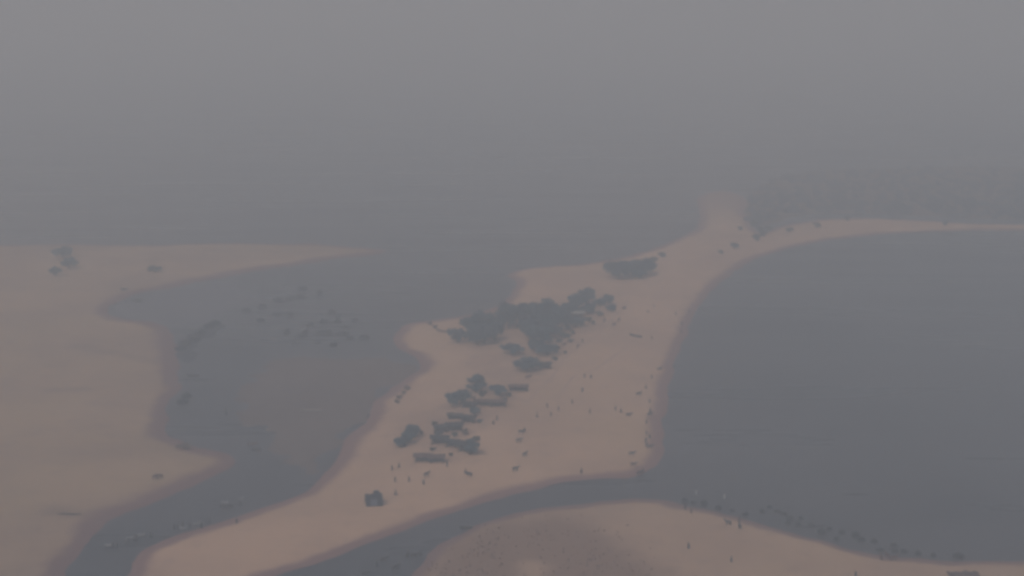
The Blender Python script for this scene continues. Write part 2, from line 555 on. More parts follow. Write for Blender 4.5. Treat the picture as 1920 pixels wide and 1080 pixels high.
# ------------------------------------------------------------------ trees
def tree_proto(seed, rx, rz, trunk_h, mat, n_clump, n_leaf, leaf):
    rd = random.Random(seed)
    cl = []
    while len(cl) < n_clump:
        a, q = rd.uniform(0, 2 * math.pi), math.sqrt(rd.random())
        zz = rd.uniform(-.75, .85)
        lim = math.sqrt(max(0, 1 - zz * zz))
        cl.append((Vector((math.cos(a) * q * rx * lim * .85, math.sin(a) * q * rx * lim * .85, trunk_h + rz + zz * rz * .8)),
                   rd.uniform(.26, .46) * min(rx, rz * 1.5)))
    v, f = [], []
    for c, r in cl:
        for _ in range(n_leaf):
            d = Vector((rd.gauss(0, 1), rd.gauss(0, 1), rd.gauss(0, 1))).normalized()
            p = c + Vector((d.x, d.y, d.z * .75)) * r * rd.uniform(.55, 1.08)
            nn = (d + Vector((rd.uniform(-.8, .8), rd.uniform(-.8, .8), rd.uniform(-.4, .9)))).normalized()
            u = nn.orthogonal().normalized()
            u = Matrix.Rotation(rd.uniform(0, 6.28), 3, nn) @ u
            w = nn.cross(u)
            s = leaf * rd.uniform(.6, 1.25)
            b0 = len(v)
            v += [p - u * s, p + w * s * .55, p + u * s + nn * s * .2, p - w * s * .55]
            f.append((b0, b0 + 1, b0 + 2, b0 + 3))
    oc = mesh_obj('crown', v, f, mat)
    mbt = MB()
    top = Vector((rd.uniform(-.4, .4), rd.uniform(-.4, .4), trunk_h + rz * .9))
    mbt.tube([(0, 0, -.4), (0.08, .05, trunk_h * .5), top * .75 + Vector((0, 0, 0)), top], [.30, .24, .17, .06], 8)
    for c, r in rd.sample(cl, min(7, len(cl))):
        s0 = Vector((top.x * .5, top.y * .5, trunk_h * rd.uniform(.6, .95)))
        mid = s0.lerp(c, .55) + Vector((0, 0, -.2))
        mbt.tube([s0, mid, c], [.13, .08, .03], 6)
    ot = mbt.build('trunk', M['bark'])
    res = [('trunk', ot.data), ('crown', oc.data)]
    bpy.data.objects.remove(oc); bpy.data.objects.remove(ot)
    return res

# unit size: about 4 m crown radius
TREE = [tree_proto(1, 4.2, 2.9, 1.1, M['leaf'], 24, 90, .42), tree_proto(2, 4.6, 2.4, .9, M['leaf2'], 26, 90, .42),
        tree_proto(3, 3.8, 3.4, 1.1, M['leaf'], 24, 90, .42), tree_proto(4, 5.0, 2.1, .9, M['leaf2'], 26, 85, .42),
        tree_proto(5, 3.2, 3.8, .8, M['leaf'], 22, 90, .40)]
TREE_R = [(4.0, 6.9), (4.4, 5.7), (3.6, 7.9), (4.7, 5.1), (3.0, 8.4)]
SHRUB = [tree_proto(11, 1.5, 1.1, .3, M['shrub'], 12, 60, .22), tree_proto(12, 1.7, .9, .2, M['shrub'], 12, 60, .22)]
BSHRUB = [tree_proto(13, 1.5, .8, .15, M['brownshrub'], 11, 55, .2)]

rt = random.Random(5)
def drop(x, y):
    p = at(x, y)
    p.z = ground_z(p.x, p.y)
    # keep the image position on raised ground
    q = at(x, y, p.z)
    q.z = ground_z(q.x, q.y)
    return q

def tree(x, y, w, h, var, label, group=None):
    """x, y: centre of the crown in the photograph; w, h its size in pixels"""
    k = ppm(y)
    wm, hm = w / k, h / k
    sx = wm / 2 / TREE_R[var][0]
    sz = max(.45 * sx, min(1.25 * sx, sx * (hm / wm) * TREE_R[var][0] * 2 / TREE_R[var][1] * 1.05))
    # foot of the trunk: the crown's middle stands above it
    ht = TREE_R[var][1] * sz * .52
    dep = math.atan2(CAM_H, at(960, y).y)
    p = drop(x, y + ht * math.cos(dep) * k)
    return place(TREE[var], 'tree', label, 'tree', (p.x, p.y, p.z - .05), rt.uniform(0, 6.28), (sx, sx, sz), group)

g_main = 'trees in the dense middle of the large grove'
for x, y, w, h, v in [(955, 592, 46, 44, 0), (985, 590, 54, 44, 1), (1014, 592, 52, 50, 0), (1038, 594, 48, 46, 2), (1002, 612, 54, 46, 1),
                      (1028, 612, 50, 40, 0), (1000, 624, 36, 32, 2), (1054, 600, 36, 30, 1), (1016, 630, 40, 34, 0), (968, 588, 36, 32, 0)]:
    tree(x, y, w, h, v, 'dark green tree in the dense middle of the large grove on the sand spit', g_main)
g_left = 'trees at the left end of the large grove'
for x, y, w, h, v in [(884, 612, 42, 40, 0), (905, 604, 44, 40, 2), (908, 626, 44, 36, 1), (928, 621, 34, 36, 0), (895, 632, 36, 30, 1)]:
    tree(x, y, w, h, v, 'dark green tree in the tight clump at the left end of the large grove', g_left)
tree(860, 628, 38, 26, 3, 'small low tree at the outermost left tip of the large grove')
tree(944, 599, 28, 26, 2, 'tree bridging the left clump and the middle of the large grove')
tree(1064, 581, 42, 26, 1, 'wide tree on the upper right slope of the large grove')
tree(1084, 566, 40, 26, 0, 'tree just below the topmost crown of the large grove')
tree(1100, 554, 32, 30, 4, 'topmost pointed tree at the upper right end of the large grove')
tree(1102, 579, 38, 18, 3, 'flat tree on the right edge of the large grove, below the topmost crown')
tree(1078, 604, 42, 18, 3, 'flat tree at the lower right of the large grove')
tree(1026, 568, 22, 20, 4, 'small crown poking out of the grove top in the middle')
tree(1125, 567, 26, 14, 3, 'low tree trailing right of the large grove')
tree(1141, 561, 22, 18, 0, 'small tree second to last of the line trailing right of the grove')
tree(1146, 578, 18, 14, 1, 'small tree at the right end of the line trailing from the grove')
tree(960, 655, 48, 18, 3, 'flat round tree just below the grove, left of the pair')
tree(1006, 647, 34, 24, 1, 'tree hanging off the bottom of the grove')
tree(1026, 656, 46, 17, 3, 'flat low tree just below the grove, right of the pair')
tree(988, 682, 50, 22, 1, 'broad lone tree below the grove beside a small dark roof')
tree(893, 718, 36, 32, 4, 'pointed tree standing alone at the top of the hut cluster')
tree(848, 748, 30, 26, 0, 'left half of the rounded tree pair beside the long brown shelter')
tree(866, 744, 32, 28, 2, 'right half of the rounded tree pair beside the long brown shelter')
tree(934, 732, 40, 18, 3, 'low flat tree left of the brown roof at the top of the hut cluster')
tree(890, 770, 20, 14, 1, 'small tree between the two long shelters in the hut cluster')
tree(775, 808, 28, 24, 0, 'upper tree of the slanting row left of the slate roofs')
tree(764, 820, 26, 22, 2, 'middle tree of the slanting row left of the slate roofs')
tree(752, 829, 26, 18, 1, 'lower tree of the slanting row left of the slate roofs')
tree(884, 836, 26, 30, 4, 'tree at the right end of the slate-roofed shelters')
tree(1159, 505, 50, 32, 1, 'left tree of the far clump near the top of the spit')
tree(1184, 502, 46, 28, 0, 'middle tree of the far clump near the top of the spit')
tree(1210, 500, 42, 28, 1, 'right tree of the far clump near the top of the spit')
tree(1200, 512, 40, 16, 3, 'low flat tree in front of the far clump near the top of the spit')
tree(118, 473, 36, 20, 1, 'hazy tree on the far left bank, upper of two')
tree(130, 494, 30, 20, 0, 'hazy tree on the far left bank, lower of two')
tree(104, 508, 22, 18, 2, 'hazy tree at the left edge of the far left bank')

def shrub(x, y, w, label, group=None, brown=False, flat=1.0):
    k = ppm(y)
    s = w / k / 3.5
    p = drop(x, y + .25 * w)
    pr = BSHRUB[0] if brown else SHRUB[rt.randrange(2)]
    return place(pr, 'shrub', label, 'shrub', (p.x, p.y, p.z - .03), rt.uniform(0, 6.28), (s, s, s * flat), group)
shrub(1241, 478, 18, 'round shrub alone above the far tree clump')
shrub(1225, 489, 18, 'shrub between the far tree clump and the lone round shrub')
shrub(1377, 460, 20, 'wide shrub at the neck where the right arm of the spit begins')
shrub(1351, 472, 13, 'small shrub left of the wide one at the neck of the spit')
for x, y, w in [(1388, 428, 14), (1413, 421, 16), (1420, 446, 20), (1432, 440, 16), (1440, 428, 16), (1426, 432, 14)]:
    shrub(x, y, w, 'hazy shrub in the thicket where the right arm meets the spit', 'shrubs in the far thicket')
shrub(1481, 431, 17, 'hazy shrub on the right arm, first beyond the thicket')
shrub(1532, 424, 16, 'hazy shrub on the right arm, second beyond the thicket')
shrub(1588, 411, 14, 'faint shrub on the far shore of the right arm')
shrub(1773, 420, 14, 'faint shrub near the right end of the arm')
shrub(290, 500, 34, 'low dark shrub on the far left bank', flat=.45)
shrub(233, 540, 16, 'small dark shrub at the shore of the far left bank', flat=.6)
shrub(258, 561, 22, 'shrub at the tip of the inlet on the left bank', flat=.5)
for x, y, w in [(749, 744, 16), (744, 752, 14), (764, 727, 16), (757, 736, 12)]:
    shrub(x, y, w, 'dry brown shrub on the left shore of the spit beside the mudflat', 'dry shrubs on the spit shore', True)
for x, y, w in [(806, 606, 14), (816, 613, 14), (841, 620, 14)]:
    shrub(x, y, w, 'dry brown shrub on the point left of the grove', 'dry shrubs left of the grove', True)
shrub(345, 829, 40, 'low dark shrub mat along the notch in the left bank', brown=True, flat=.3)
shrub(888, 745, 12, 'small brown shrub between the tree pair and the long brown shelter', brown=True)
shrub(945, 747, 16, 'brown shrub at the right end of the long brown shelter', brown=True)
shrub(872, 810, 20, 'brown shrub beside the right end of the slate roofs', brown=True)
for x, y, w in [(1064, 614, 16), (1074, 624, 13), (1049, 639, 15), (1104, 600, 15), (1124, 588, 16), (1112, 606, 12), (1070, 640, 12), (1044, 652, 14), (1040, 672, 14), (1060, 660, 10)]:
    shrub(x, y, w, 'small dark shrub in the scatter along the lower right side of the large grove', 'shrubs along the lower right side of the grove')
for x, y, w in [(905, 740, 16), (955, 741, 13), (846, 777, 14), (815, 795, 13), (852, 816, 14), (893, 822, 18), (812, 842, 14), (790, 812, 12), (845, 852, 12), (900, 790, 12)]:
    shrub(x, y, w, 'small dark shrub growing between the huts of the cluster', 'shrubs between the huts')
shrub(1058, 628, 24, 'shrub under the right edge of the grove beside the pale roof', flat=.8)

# far wood beyond the right arm: one mass
def far_wood():
    rd = random.Random(21)
    v, f = [], []
    poly = [(1398, 425), (1395, 390), (1420, 350), (1500, 325), (1700, 315), (1950, 318), (2080, 350), (2080, 408), (1900, 412), (1700, 404), (1580, 400), (1500, 404), (1455, 416), (1430, 425)]
    pw = catmull([tuple(at(x, y))[:2] for x, y in poly])
    x0, y0 = pw.min(0); x1, y1 = pw.max(0)
    n = 0
    while n < 900:
        x, y = rd.uniform(x0, x1), rd.uniform(y0, y1)
        if sdf(pw, np.array([x]), np.array([y]))[0] < 2:
            continue
        n += 1
        if rd.random() > (1.15 - (y - y0) / (y1 - y0)) * 1.3:
            n -= .65
            continue
        r, hz = rd.uniform(1.6, 3.6), rd.uniform(1.2, 3.0)
        for _ in range(60):
            d = Vector((rd.gauss(0, 1), rd.gauss(0, 1), abs(rd.gauss(0, 1)) * 1.2 - .3)).normalized()
            p = Vector((x, y, .4)) + Vector((d.x * r, d.y * r, max(-.8, d.z * hz))) * rd.uniform(.6, 1.1)
            u = d.orthogonal().normalized(); u = Matrix.Rotation(rd.uniform(0, 6.28), 3, d) @ u
            w = d.cross(u); s = rd.uniform(.4, .9); b0 = len(v)
            v += [p - u * s, p + w * s * .6, p + u * s, p - w * s * .6]
            f.append((b0, b0 + 1, b0 + 2, b0 + 3))
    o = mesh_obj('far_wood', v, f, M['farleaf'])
    tag(o, 'hazy blue-grey wood beyond the right arm of the spit', 'wood', kind='stuff')
    gl = Land('far_flat', poly, M['mud'], .5, 10, 1.5, 4.0, None, 1)
far_wood()

# dry scrub covering the dark patch of the near bank: too small to count
def dry_scrub():
    rd = random.Random(31)
    v, f = [], []
    x0, y0 = soil_poly.min(0); x1, y1 = soil_poly.max(0)
    pts = np.column_stack([np.random.default_rng(3).uniform(x0, x1, 16000), np.random.default_rng(4).uniform(y0, y1, 16000)])
    dn = near_soil(pts[:, 0], pts[:, 1])
    cl = np.clip(vnoise(pts[:, 0], pts[:, 1], 6, 5) * .6 + .5, .05, 1)
    zz = near.height(pts[:, 0], pts[:, 1])
    rr = np.random.default_rng(5).random(len(pts))
    for (x, y), q, c, z, r_ in zip(pts, dn, cl, zz, rr):
        if z < .15 or r_ > q * q * c * .2:
            continue
        h = rd.uniform(.12, .36)
        for k in range(5):
            a = rd.uniform(0, 6.28)
            ca, sa = math.cos(a), math.sin(a)
            b0 = len(v)
            v += [Vector((x - sa * .12, y + ca * .12, z - .03)), Vector((x + sa * .12, y - ca * .12, z - .03)),
                  Vector((x + ca * h * .9 + sa * .2, y + sa * h * .9 - ca * .2, z + h)), Vector((x + ca * h * .9 - sa * .2, y + sa * h * .9 + ca * .2, z + h))]
            f.append((b0, b0 + 1, b0 + 2, b0 + 3))
    tag(mesh_obj('dry_scrub', v, f, M['scrub']), 'brown dry scrub covering the dark patch of the near bank', 'scrub', kind='stuff')
dry_scrub()

# ------------------------------------------------------------------ reeds
def reed_proto(seed, rad, hgt):
    rd = random.Random(seed)
    v, f = [], []
    for _ in range(150):
        a, q = rd.uniform(0, 6.28), rad * math.sqrt(rd.random())
        x, y = q * math.cos(a), q * math.sin(a)
        h = hgt * rd.uniform(.6, 1.1) * (1 - .4 * q / rad)
        t = rd.uniform(0, 6.28); wd = rd.uniform(.04, .09)
        lx, ly = rd.gauss(0, .22), rd.gauss(0, .22)
        dx, dy = math.cos(t) * wd, math.sin(t) * wd
        b0 = len(v)
        v += [(x - dx, y - dy, -.05), (x + dx, y + dy, -.05), (x + lx * .5 + dx, y + ly * .5 + dy, h * .6), (x + lx * .5 - dx, y + ly * .5 - dy, h * .6),
              (x + lx * 1.3, y + ly * 1.3, h)]
        f += [(b0, b0 + 1, b0 + 2, b0 + 3), (b0 + 3, b0 + 2, b0 + 4)]
    o = mesh_obj('reed_tuft', v, f, M['reed'])
    me = o.data
    bpy.data.objects.remove(o)
    return me
REED = [reed_proto(41, 1.0, 1.7), reed_proto(42, 1.2, 1.5), reed_proto(43, .9, 1.9)]
def reed(x, y, w, label, group):
    s = w / ppm(y) / 1.9
    p = at(x, y + w * .25)
    o = bpy.data.objects.new('reed_tuft', REED[rt.randrange(3)])
    COL.objects.link(o)
    o.location = (p.x, p.y, ground_z(p.x, p.y))
    o.rotation_euler = (0, 0, rt.uniform(0, 6.28))
    o.scale = (s, s, max(.8, min(1.3, s)))
    tag(o, label, 'reeds', group)
for x, y, w in [(522, 560, 20), (541, 559, 14), (563, 554, 18), (568, 539, 16), (599, 547, 12), (492, 573, 16), (463, 580, 14), (519, 588, 13),
                (545, 588, 14), (488, 599, 12), (623, 583, 11), (606, 602, 15), (583, 607, 12), (633, 602, 13), (665, 599, 11), (537, 620, 13),
                (603, 621, 17), (616, 622, 13), (644, 622, 18), (684, 630, 15), (566, 628, 14), (550, 640, 10), (596, 640, 10), (625, 645, 15),
                (657, 632, 11), (635, 594, 9), (572, 622, 12), (648, 612, 10)]:
    reed(x, y, w, 'dark reed tuft standing in the open left lagoon', 'reed tufts in the left lagoon')
for x, y, w in [(1429, 958, 10), (1443, 950, 10), (1457, 957, 11), (1470, 962, 11), (1482, 970, 12), (1477, 980, 10), (1502, 971, 10), (1497, 983, 11),
                (1520, 983, 11), (1540, 996, 15), (1555, 991, 10), (1578, 997, 12), (1568, 1010, 10), (1604, 1002, 15), (1615, 1011, 14), (1639, 1014, 12),
                (1651, 1030, 12), (1676, 1021, 12), (1678, 1032, 12), (1695, 1033, 12), (1722, 1037, 12), (1797, 1041, 16), (1750, 1041, 10),
                (1284, 938, 12), (1320, 943, 14), (1347, 951, 12), (1300, 941, 9), (1372, 957, 10), (1398, 964, 10)]:
    reed(x, y, w, 'dark reed tuft in the shallows along the right shore of the near bank', 'reed tufts along the near bank')
for x, y, w in [(348, 640, 22), (362, 634, 22), (375, 622, 22), (392, 610, 20), (404, 604, 16), (338, 652, 16), (350, 740, 18), (342, 752, 16)]:
    reed(x, y, w, 'bluish reed tuft in the inlet beside the left bank', 'reed tufts beside the left bank')

# ------------------------------------------------------------------ shelters
def roof_mesh(L, Dp, rise, z, mat, seed, name='roof', hole=False):
    rd = random.Random(seed)
    nx, ny = 14, 8
    v, f = [], []
    top = {}
    for j in range(ny + 1):
        for i in range(nx + 1):
            u, w = i / nx - .5, j / ny - .5
            x = u * L + (rd.uniform(-.3, .3) if j in (0, ny) else 0)
            y = w * Dp + (rd.uniform(-.35, .35) if i in (0, nx) else 0)
            if j in (0, ny):
                y += rd.uniform(-.4, .4) - math.copysign(.5 * abs(2 * u) ** 4, w)
            hz = z + rise * (1 - abs(w) * 2) + rd.uniform(-.12, .12) - .22 * math.sin((u + .5) * math.pi * 3) ** 2
            v += [(x, y, hz), (x * .99, y * .99, hz - .22)]
    ix = lambda i, j, k: 2 * (j * (nx + 1) + i) + k
    for j in range(ny):
        for i in range(nx):
            f.append((ix(i, j, 0), ix(i + 1, j, 0), ix(i + 1, j + 1, 0), ix(i, j + 1, 0)))
            f.append((ix(i, j, 1), ix(i, j + 1, 1), ix(i + 1, j + 1, 1), ix(i + 1, j, 1)))
    for i in range(nx):
        f.append((ix(i, 0, 0), ix(i, 0, 1), ix(i + 1, 0, 1), ix(i + 1, 0, 0)))
        f.append((ix(i, ny, 0), ix(i + 1, ny, 0), ix(i + 1, ny, 1), ix(i, ny, 1)))
    for j in range(ny):
        f.append((ix(0, j, 0), ix(0, j + 1, 0), ix(0, j + 1, 1), ix(0, j, 1)))
        f.append((ix(nx, j, 0), ix(nx, j, 1), ix(nx, j + 1, 1), ix(nx, j + 1, 0)))
    return v, f

def shelter(x, y, wpx, depth, height, rot, mat, label, name='shelter', rise=.5, wall=True, seed=1):
    """x, y: centre of its outline in the photograph"""
    L = wpx / ppm(y)
    p = drop(x, y + .45 * height * ppm(y))
    zs = [ground_z(p.x + a, p.y + b) for a in (-L / 2, 0, L / 2) for b in (-depth / 2, depth / 2)]
    z0 = min(zs)
    h = height + (max(zs) - z0)
    r = empty(name, (p.x, p.y, z0), R(rot))
    tag(r, label, 'shelter')
    v, f = roof_mesh(L, depth, rise, h, mat, seed)
    ro = mesh_obj('roof', v, f, mat, r)
    q = MB()
    q.tube([(-L / 2 - .2, 0, h + rise + .02), (L / 2 + .2, 0, h + rise + .02)], [.07, .07], 6)
    q.build('ridge_pole', M['post'], ro)
    nx = max(2, int(L / 3.2) + 1)
    for i in range(nx):
        for s in (-1, 1):
            q = MB()
            xx = -L / 2 + .5 + (L - 1.0) * i / (nx - 1)
            yy = s * (depth / 2 - .35)
            zt = h + rise * (1 - abs(yy) / (depth / 2)) - .22
            q.tube([(xx, yy, -.3), (xx + .03, yy, zt * .5), (xx, yy, zt + .03)], [.09, .085, .075], 7)
            q.build('post', M['post'], r)
    if wall:
        for (cx, cy, sx, sy) in ((0, depth / 2 - .55, L - 1.3, .08), (-L / 2 + .75, 0, .08, depth - 1.5), (L / 2 - .75, 0, .08, depth - 1.5)):
            q = MB()
            q.box((cx, cy, (h - .35) / 2 - .1), (sx, sy, h - .35 + .1))
            q.build('wall', M['matting'], r)
    return r

shelter(972, 728, 38, 3.0, 1.8, 5, M['thatch_brown'], 'short shelter with a brown roof at the upper right of the hut cluster', seed=1)
shelter(905, 756, 34, 2.4, 1.7, -9, M['thatch_brown'], 'narrow brown-roofed shelter right of the rounded tree pair, left of two in line', seed=2)
shelter(934, 757, 32, 2.9, 1.9, 6, M['thatch_brown'], 'narrow brown-roofed shelter right of the rounded tree pair, right of two in line', seed=22)
shelter(880, 761, 32, 2.4, 1.8, -26, M['thatch_dark'], 'small dark shelter slanting off the left end of the narrow brown roofs', seed=3)
shelter(853, 782, 30, 2.2, 1.6, -4, M['thatch'], 'thin grey-roofed shelter above the slate roofs, left of two', seed=4)
shelter(878, 787, 30, 2.8, 1.9, -12, M['thatch_dark'], 'thin dark-roofed shelter above the slate roofs, right of two', seed=24)
shelter(826, 805, 28, 3.0, 2.0, 18, M['thatch_dark'], 'left shelter of the upper slate-roofed row', seed=5)
shelter(852, 802, 34, 3.6, 2.3, 2, M['thatch_dark'], 'right shelter of the upper slate-roofed row', seed=25)
shelter(825, 826, 36, 3.4, 2.2, -4, M['thatch_dark'], 'left shelter of the lower slate-roofed row', seed=6)
shelter(852, 833, 34, 3.4, 2.0, -20, M['thatch_dark'], 'middle shelter of the lower slate-roofed row', seed=26)
shelter(876, 840, 32, 4.4, 2.4, -34, M['thatch_dark'], 'squarish dark shelter at the lower right end of the slate roofs', seed=7)
shelter(793, 860, 34, 3.2, 2.0, -3, M['thatch_brown'], 'left half of the reddish-brown shelter pair, lowest of the hut cluster', seed=8)
shelter(820, 861, 30, 3.0, 1.8, 7, M['thatch_brown'], 'right half of the reddish-brown shelter pair, lowest of the hut cluster', seed=28)
shelter(1022, 686, 26, 3.0, 1.9, 5, M['thatch'], 'small dark-roofed shelter beside the broad tree below the grove', seed=9)
shelter(1038, 622, 34, 3.2, 2.3, 0, M['thatch_pale'], 'pale-roofed shelter tucked under the lower edge of the grove', seed=10)
shelter(1084, 592, 26, 3.0, 3.0, 0, M['thatch_pale'], 'small pale-roofed shelter among the trees on the right side of the grove', seed=11)
shelter(1806, 1090, 52, 5.0, 2.4, 4, M['thatch_brown'], 'brown-roofed shelter cut off by the lower right edge of the view', seed=12)
shelter(822, 816, 16, 2.2, 1.7, 40, M['thatch_dark'], 'tiny dark lean-to joining the left ends of the slate roofs', seed=13)

# lone tent
def tent():
    p = drop(701, 944)
    r = empty('tent', (p.x, p.y, p.z - .02), R(12))
    tag(r, 'lone dark tent with a pale blue-grey front, apart from the huts', 'tent')
    L, D, H = 4.4, 3.6, 2.9
    v, f = [], []
    nx = 10
    prof = [(-1, 0), (-.96, .35), (-.75, .72), (-.38, .94), (0.05, 1.04), (.40, .92), (.76, .70), (.97, .35), (1, 0)]
    for i in range(nx + 1):
        t = i / nx
        sag = 1 - .07 * math.sin(t * math.pi * 2) ** 2
        for a, b in prof:
            v.append((-L / 2 + L * t, a * D / 2 * (1 + .03 * math.sin(i * 2.1)), b * H * sag - .05))
    n = len(prof)
    for i in range(nx):
        for k in range(n - 1):
            f.append((i * n + k, i * n + k + 1, (i + 1) * n + k + 1, (i + 1) * n + k))
    f.append(tuple(range(n)))
    f.append(tuple(nx * n + k for k in reversed(range(n))))
    mesh_obj('cover', v, f, M['tarp'], r)
    q = MB()
    q.box((-.15, -D / 2 - .02, 1.05), (1.7, .06, 1.7), Matrix.Rotation(R(-12), 3, 'X'))
    fl = q.build('front_panel', M['tarp_pale'], r)
    q = MB()
    q.tube([(.75, .1, H * .9), (.77, .1, H + .9)], [.06, .05], 6)
    q.tube([(.2, .1, H + .45), (1.3, .1, H + .5)], [.05, .05], 6)
    q.build('ridge_frame', M['tarp'], r)
    q = MB()
    q.box((.75, .15, H + .35), (1.5, .9, .6))
    q.build('bundle', M['tarp'], r)
    for sx in (-1, 1):
        for sy in (-1, 1):
            q = MB()
            q.tube([(sx * L / 2, sy * D / 2 * .5, 1.8), (sx * (L / 2 + 1.1), sy * D / 2, .0)], [.02, .02], 5)
            q.build('guy_rope', M['post'], r)
tent()

# ------------------------------------------------------------------ people and cattle
def skin_mesh(name, verts, edges, radii, mat, sub=1, root=0):
    me = bpy.data.meshes.new(name)
    me.from_pydata(verts, edges, [])
    o = bpy.data.objects.new(name, me)
    COL.objects.link(o)
    md = o.modifiers.new('skin', 'SKIN')
    md.use_smooth_shade = True
    for i, r_ in enumerate(radii):
        sv = me.skin_vertices[0].data[i]
        sv.radius = (r_, r_) if not isinstance(r_, tuple) else r_
        sv.use_root = (i == root)
    sb = o.modifiers.new('sub', 'SUBSURF')
    sb.levels = sub
    sb.render_levels = sub
    bpy.context.view_layer.update()
    dg = bpy.context.evaluated_depsgraph_get()
    res = bpy.data.meshes.new_from_object(o.evaluated_get(dg))
    res.name = name
    res.materials.clear()
    res.materials.append(mat)
    bpy.data.objects.remove(o)
    return res

def person_body(stride):
    v, e, r = [], [], []
    def add(p, rad, par=None):
        v.append(p); r.append(rad)
        if par is not None:
            e.append((par, len(v) - 1))
        return len(v) - 1
    pel = add((0, 0, .95), .135)
    wa = add((0, 0, 1.12), .12, pel)
    ch = add((0, 0, 1.32), .14, wa)
    nk = add((0, 0, 1.46), .06, ch)
    h1 = add((0, .015, 1.56), .085, nk)
    h2 = add((0, .01, 1.66), .095, h1)
    add((0, .01, 1.73), .06, h2)
    add((0, .115, 1.595), .018, h1)                     # nose
    for s in (-1, 1):
        add((s * .098, 0, 1.61), .018, h1)              # ears
        sh = add((s * .18, 0, 1.40), .065, ch)
        sw = -s * stride * .5
        el = add((s * .24, sw * .5, 1.12), .045, sh)
        wr = add((s * .25, sw + .05, .88), .030, el)
        pm = add((s * .25, sw + .065, .81), .038, wr)
        for k, (dx, ln) in enumerate(((-.03, .075), (-.01, .09), (.01, .085), (.03, .065))):
            f1 = add((s * .25 + dx * .3, sw + .07 + dx, .765), .010, pm)
            add((s * .25 + dx * .3 - s * .012, sw + .078 + dx, .765 - ln * .8), .008, f1)
        t1 = add((s * .235, sw + .11, .80), .011, pm)
        add((s * .228, sw + .125, .755), .009, t1)
        hp = add((s * .095, 0, .90), .10, pel)
        kn = add((s * .10, s * stride * .5 + .03, .50), .062, hp)
        an = add((s * .10, s * stride - .03, .09), .042, kn)
        ft = add((s * .11, s * stride + .06, .035), .04, an)
        add((s * .115, s * stride + .16, .03), .03, ft)
    return skin_mesh('body', v, e, r, M['skin'])

def cloth_mesh(stride, mat, long_):
    rings = [(1.47, .09, .08), (1.43, .19, .12), (1.30, .215, .155), (1.10, .19, .15), (.95, .20, .165), (.75, .22, .17 + abs(stride) * .5)]
    if long_:
        rings += [(.45, .24, .19 + abs(stride) * .8), (.22, .26, .20 + abs(stride))]
    v, f = [], []
    n = 14
    for j, (z, a, b) in enumerate(rings):
        for k in range(n):
            t = 2 * math.pi * k / n
            w = 1 + (.05 * math.sin(5 * t + j) if j > 3 else 0)
            v.append((a * w * math.cos(t), b * w * math.sin(t), z))
    for j in range(len(rings) - 1):
        for k in range(n):
            k2 = (k + 1) % n
            f.append((j * n + k, j * n + k2, (j + 1) * n + k2, (j + 1) * n + k))
    o = mesh_obj('clothing', v, f, mat, smooth=True)
    me = o.data; bpy.data.objects.remove(o)
    return me

def hair_mesh():
    v, f = [], []
    n, mrow = 12, 5
    for j in range(mrow + 1):
        ph = j / mrow * R(95)
        for k in range(n):
            t = 2 * math.pi * k / n
            back = 1.0 if math.sin(t) < .2 else .75
            v.append((.105 * math.sin(ph) * math.cos(t), .01 + .115 * math.sin(ph) * math.sin(t) - .01, 1.645 + .115 * math.cos(ph * back)))
    for j in range(mrow):
        for k in range(n):
            k2 = (k + 1) % n
            f.append((j * n + k, (j + 1) * n + k, (j + 1) * n + k2, j * n + k2))
    o = mesh_obj('hair', v, f, M['hair'], smooth=True)
    me = o.data; bpy.data.objects.remove(o)
    return me
BODY = [person_body(.04), person_body(.22)]
HAIR = hair_mesh()
CLOTH = {(k, s): cloth_mesh((.04, .22)[s], M[c], True) for k, c in (('dark', 'cl_dark'), ('brown', 'cl_brown'), ('pale', 'cl_pale')) for s in (0, 1)}

def person(x, y, tone, label, group=None, rz=None, scale=1.0):
    s = rt.randrange(2)
    k = ppm(y)
    p = drop(x, y + .8 * k)       # (x, y) is the middle of the figure
    place([('body', BODY[s]), ('clothing', CLOTH[tone, s]), ('hair', HAIR)], 'person', label, 'person',
          (p.x, p.y, p.z), rt.uniform(0, 6.28) if rz is None else rz, (scale,) * 3, group)

def cow_body(mat):
    v, e, r = [], [], []
    def add(p, rad, par=None):
        v.append(p); r.append(rad)
        if par is not None:
            e.append((par, len(v) - 1))
        return len(v) - 1
    mid = add((0, 0, .98), (.34, .36))
    che = add((.48, 0, .98), (.30, .38), mid)
    sho = add((.70, 0, 1.10), (.22, .28), che)
    nk = add((.98, 0, 1.26), .16, sho)
    hd = add((1.22, 0, 1.34), .13, nk)
    mz = add((1.48, 0, 1.16), .085, hd)
    add((1.55, 0, 1.11), .07, mz)
    for s in (-1, 1):
        add((1.17, s * .22, 1.38), .035, hd)
        h1 = add((1.24, s * .15, 1.50), .03, hd)
        add((1.30, s * .24, 1.70), .012, h1)
    rmp = add((-.50, 0, 1.04), (.30, .33), mid)
    tl = add((-.84, 0, 1.12), .07, rmp)
    t2 = add((-.92, 0, .80), .03, tl)
    t3 = add((-.93, .02, .50), .035, t2)
    for s in (-1, 1):
        a = add((.52, s * .19, .72), .12, che)
        b = add((.55, s * .19, .40), .07, a)
        c = add((.53, s * .19, .08), .05, b)
        add((.57, s * .19, .02), .06, c)
        a = add((-.50, s * .20, .76), .16, rmp)
        b = add((-.40, s * .20, .60), .10, a)
        c = add((-.60, s * .20, .40), .065, b)
        d = add((-.55, s * .20, .08), .05, c)
        add((-.51, s * .20, .02), .06, d)
    return skin_mesh('body', v, e, r, mat)
COW = {'dark': cow_body(M['cow_dark']), 'red': cow_body(M['cow_red'])}
def horn_mesh():
    q = MB()
    for s in (-1, 1):
        q.tube([(1.22, s * .12, 1.46), (1.22, s * .32, 1.58), (1.28, s * .40, 1.82)], [.045, .035, .012], 6)
    return q.mesh('horns', M['horn'])
HORN = horn_mesh()
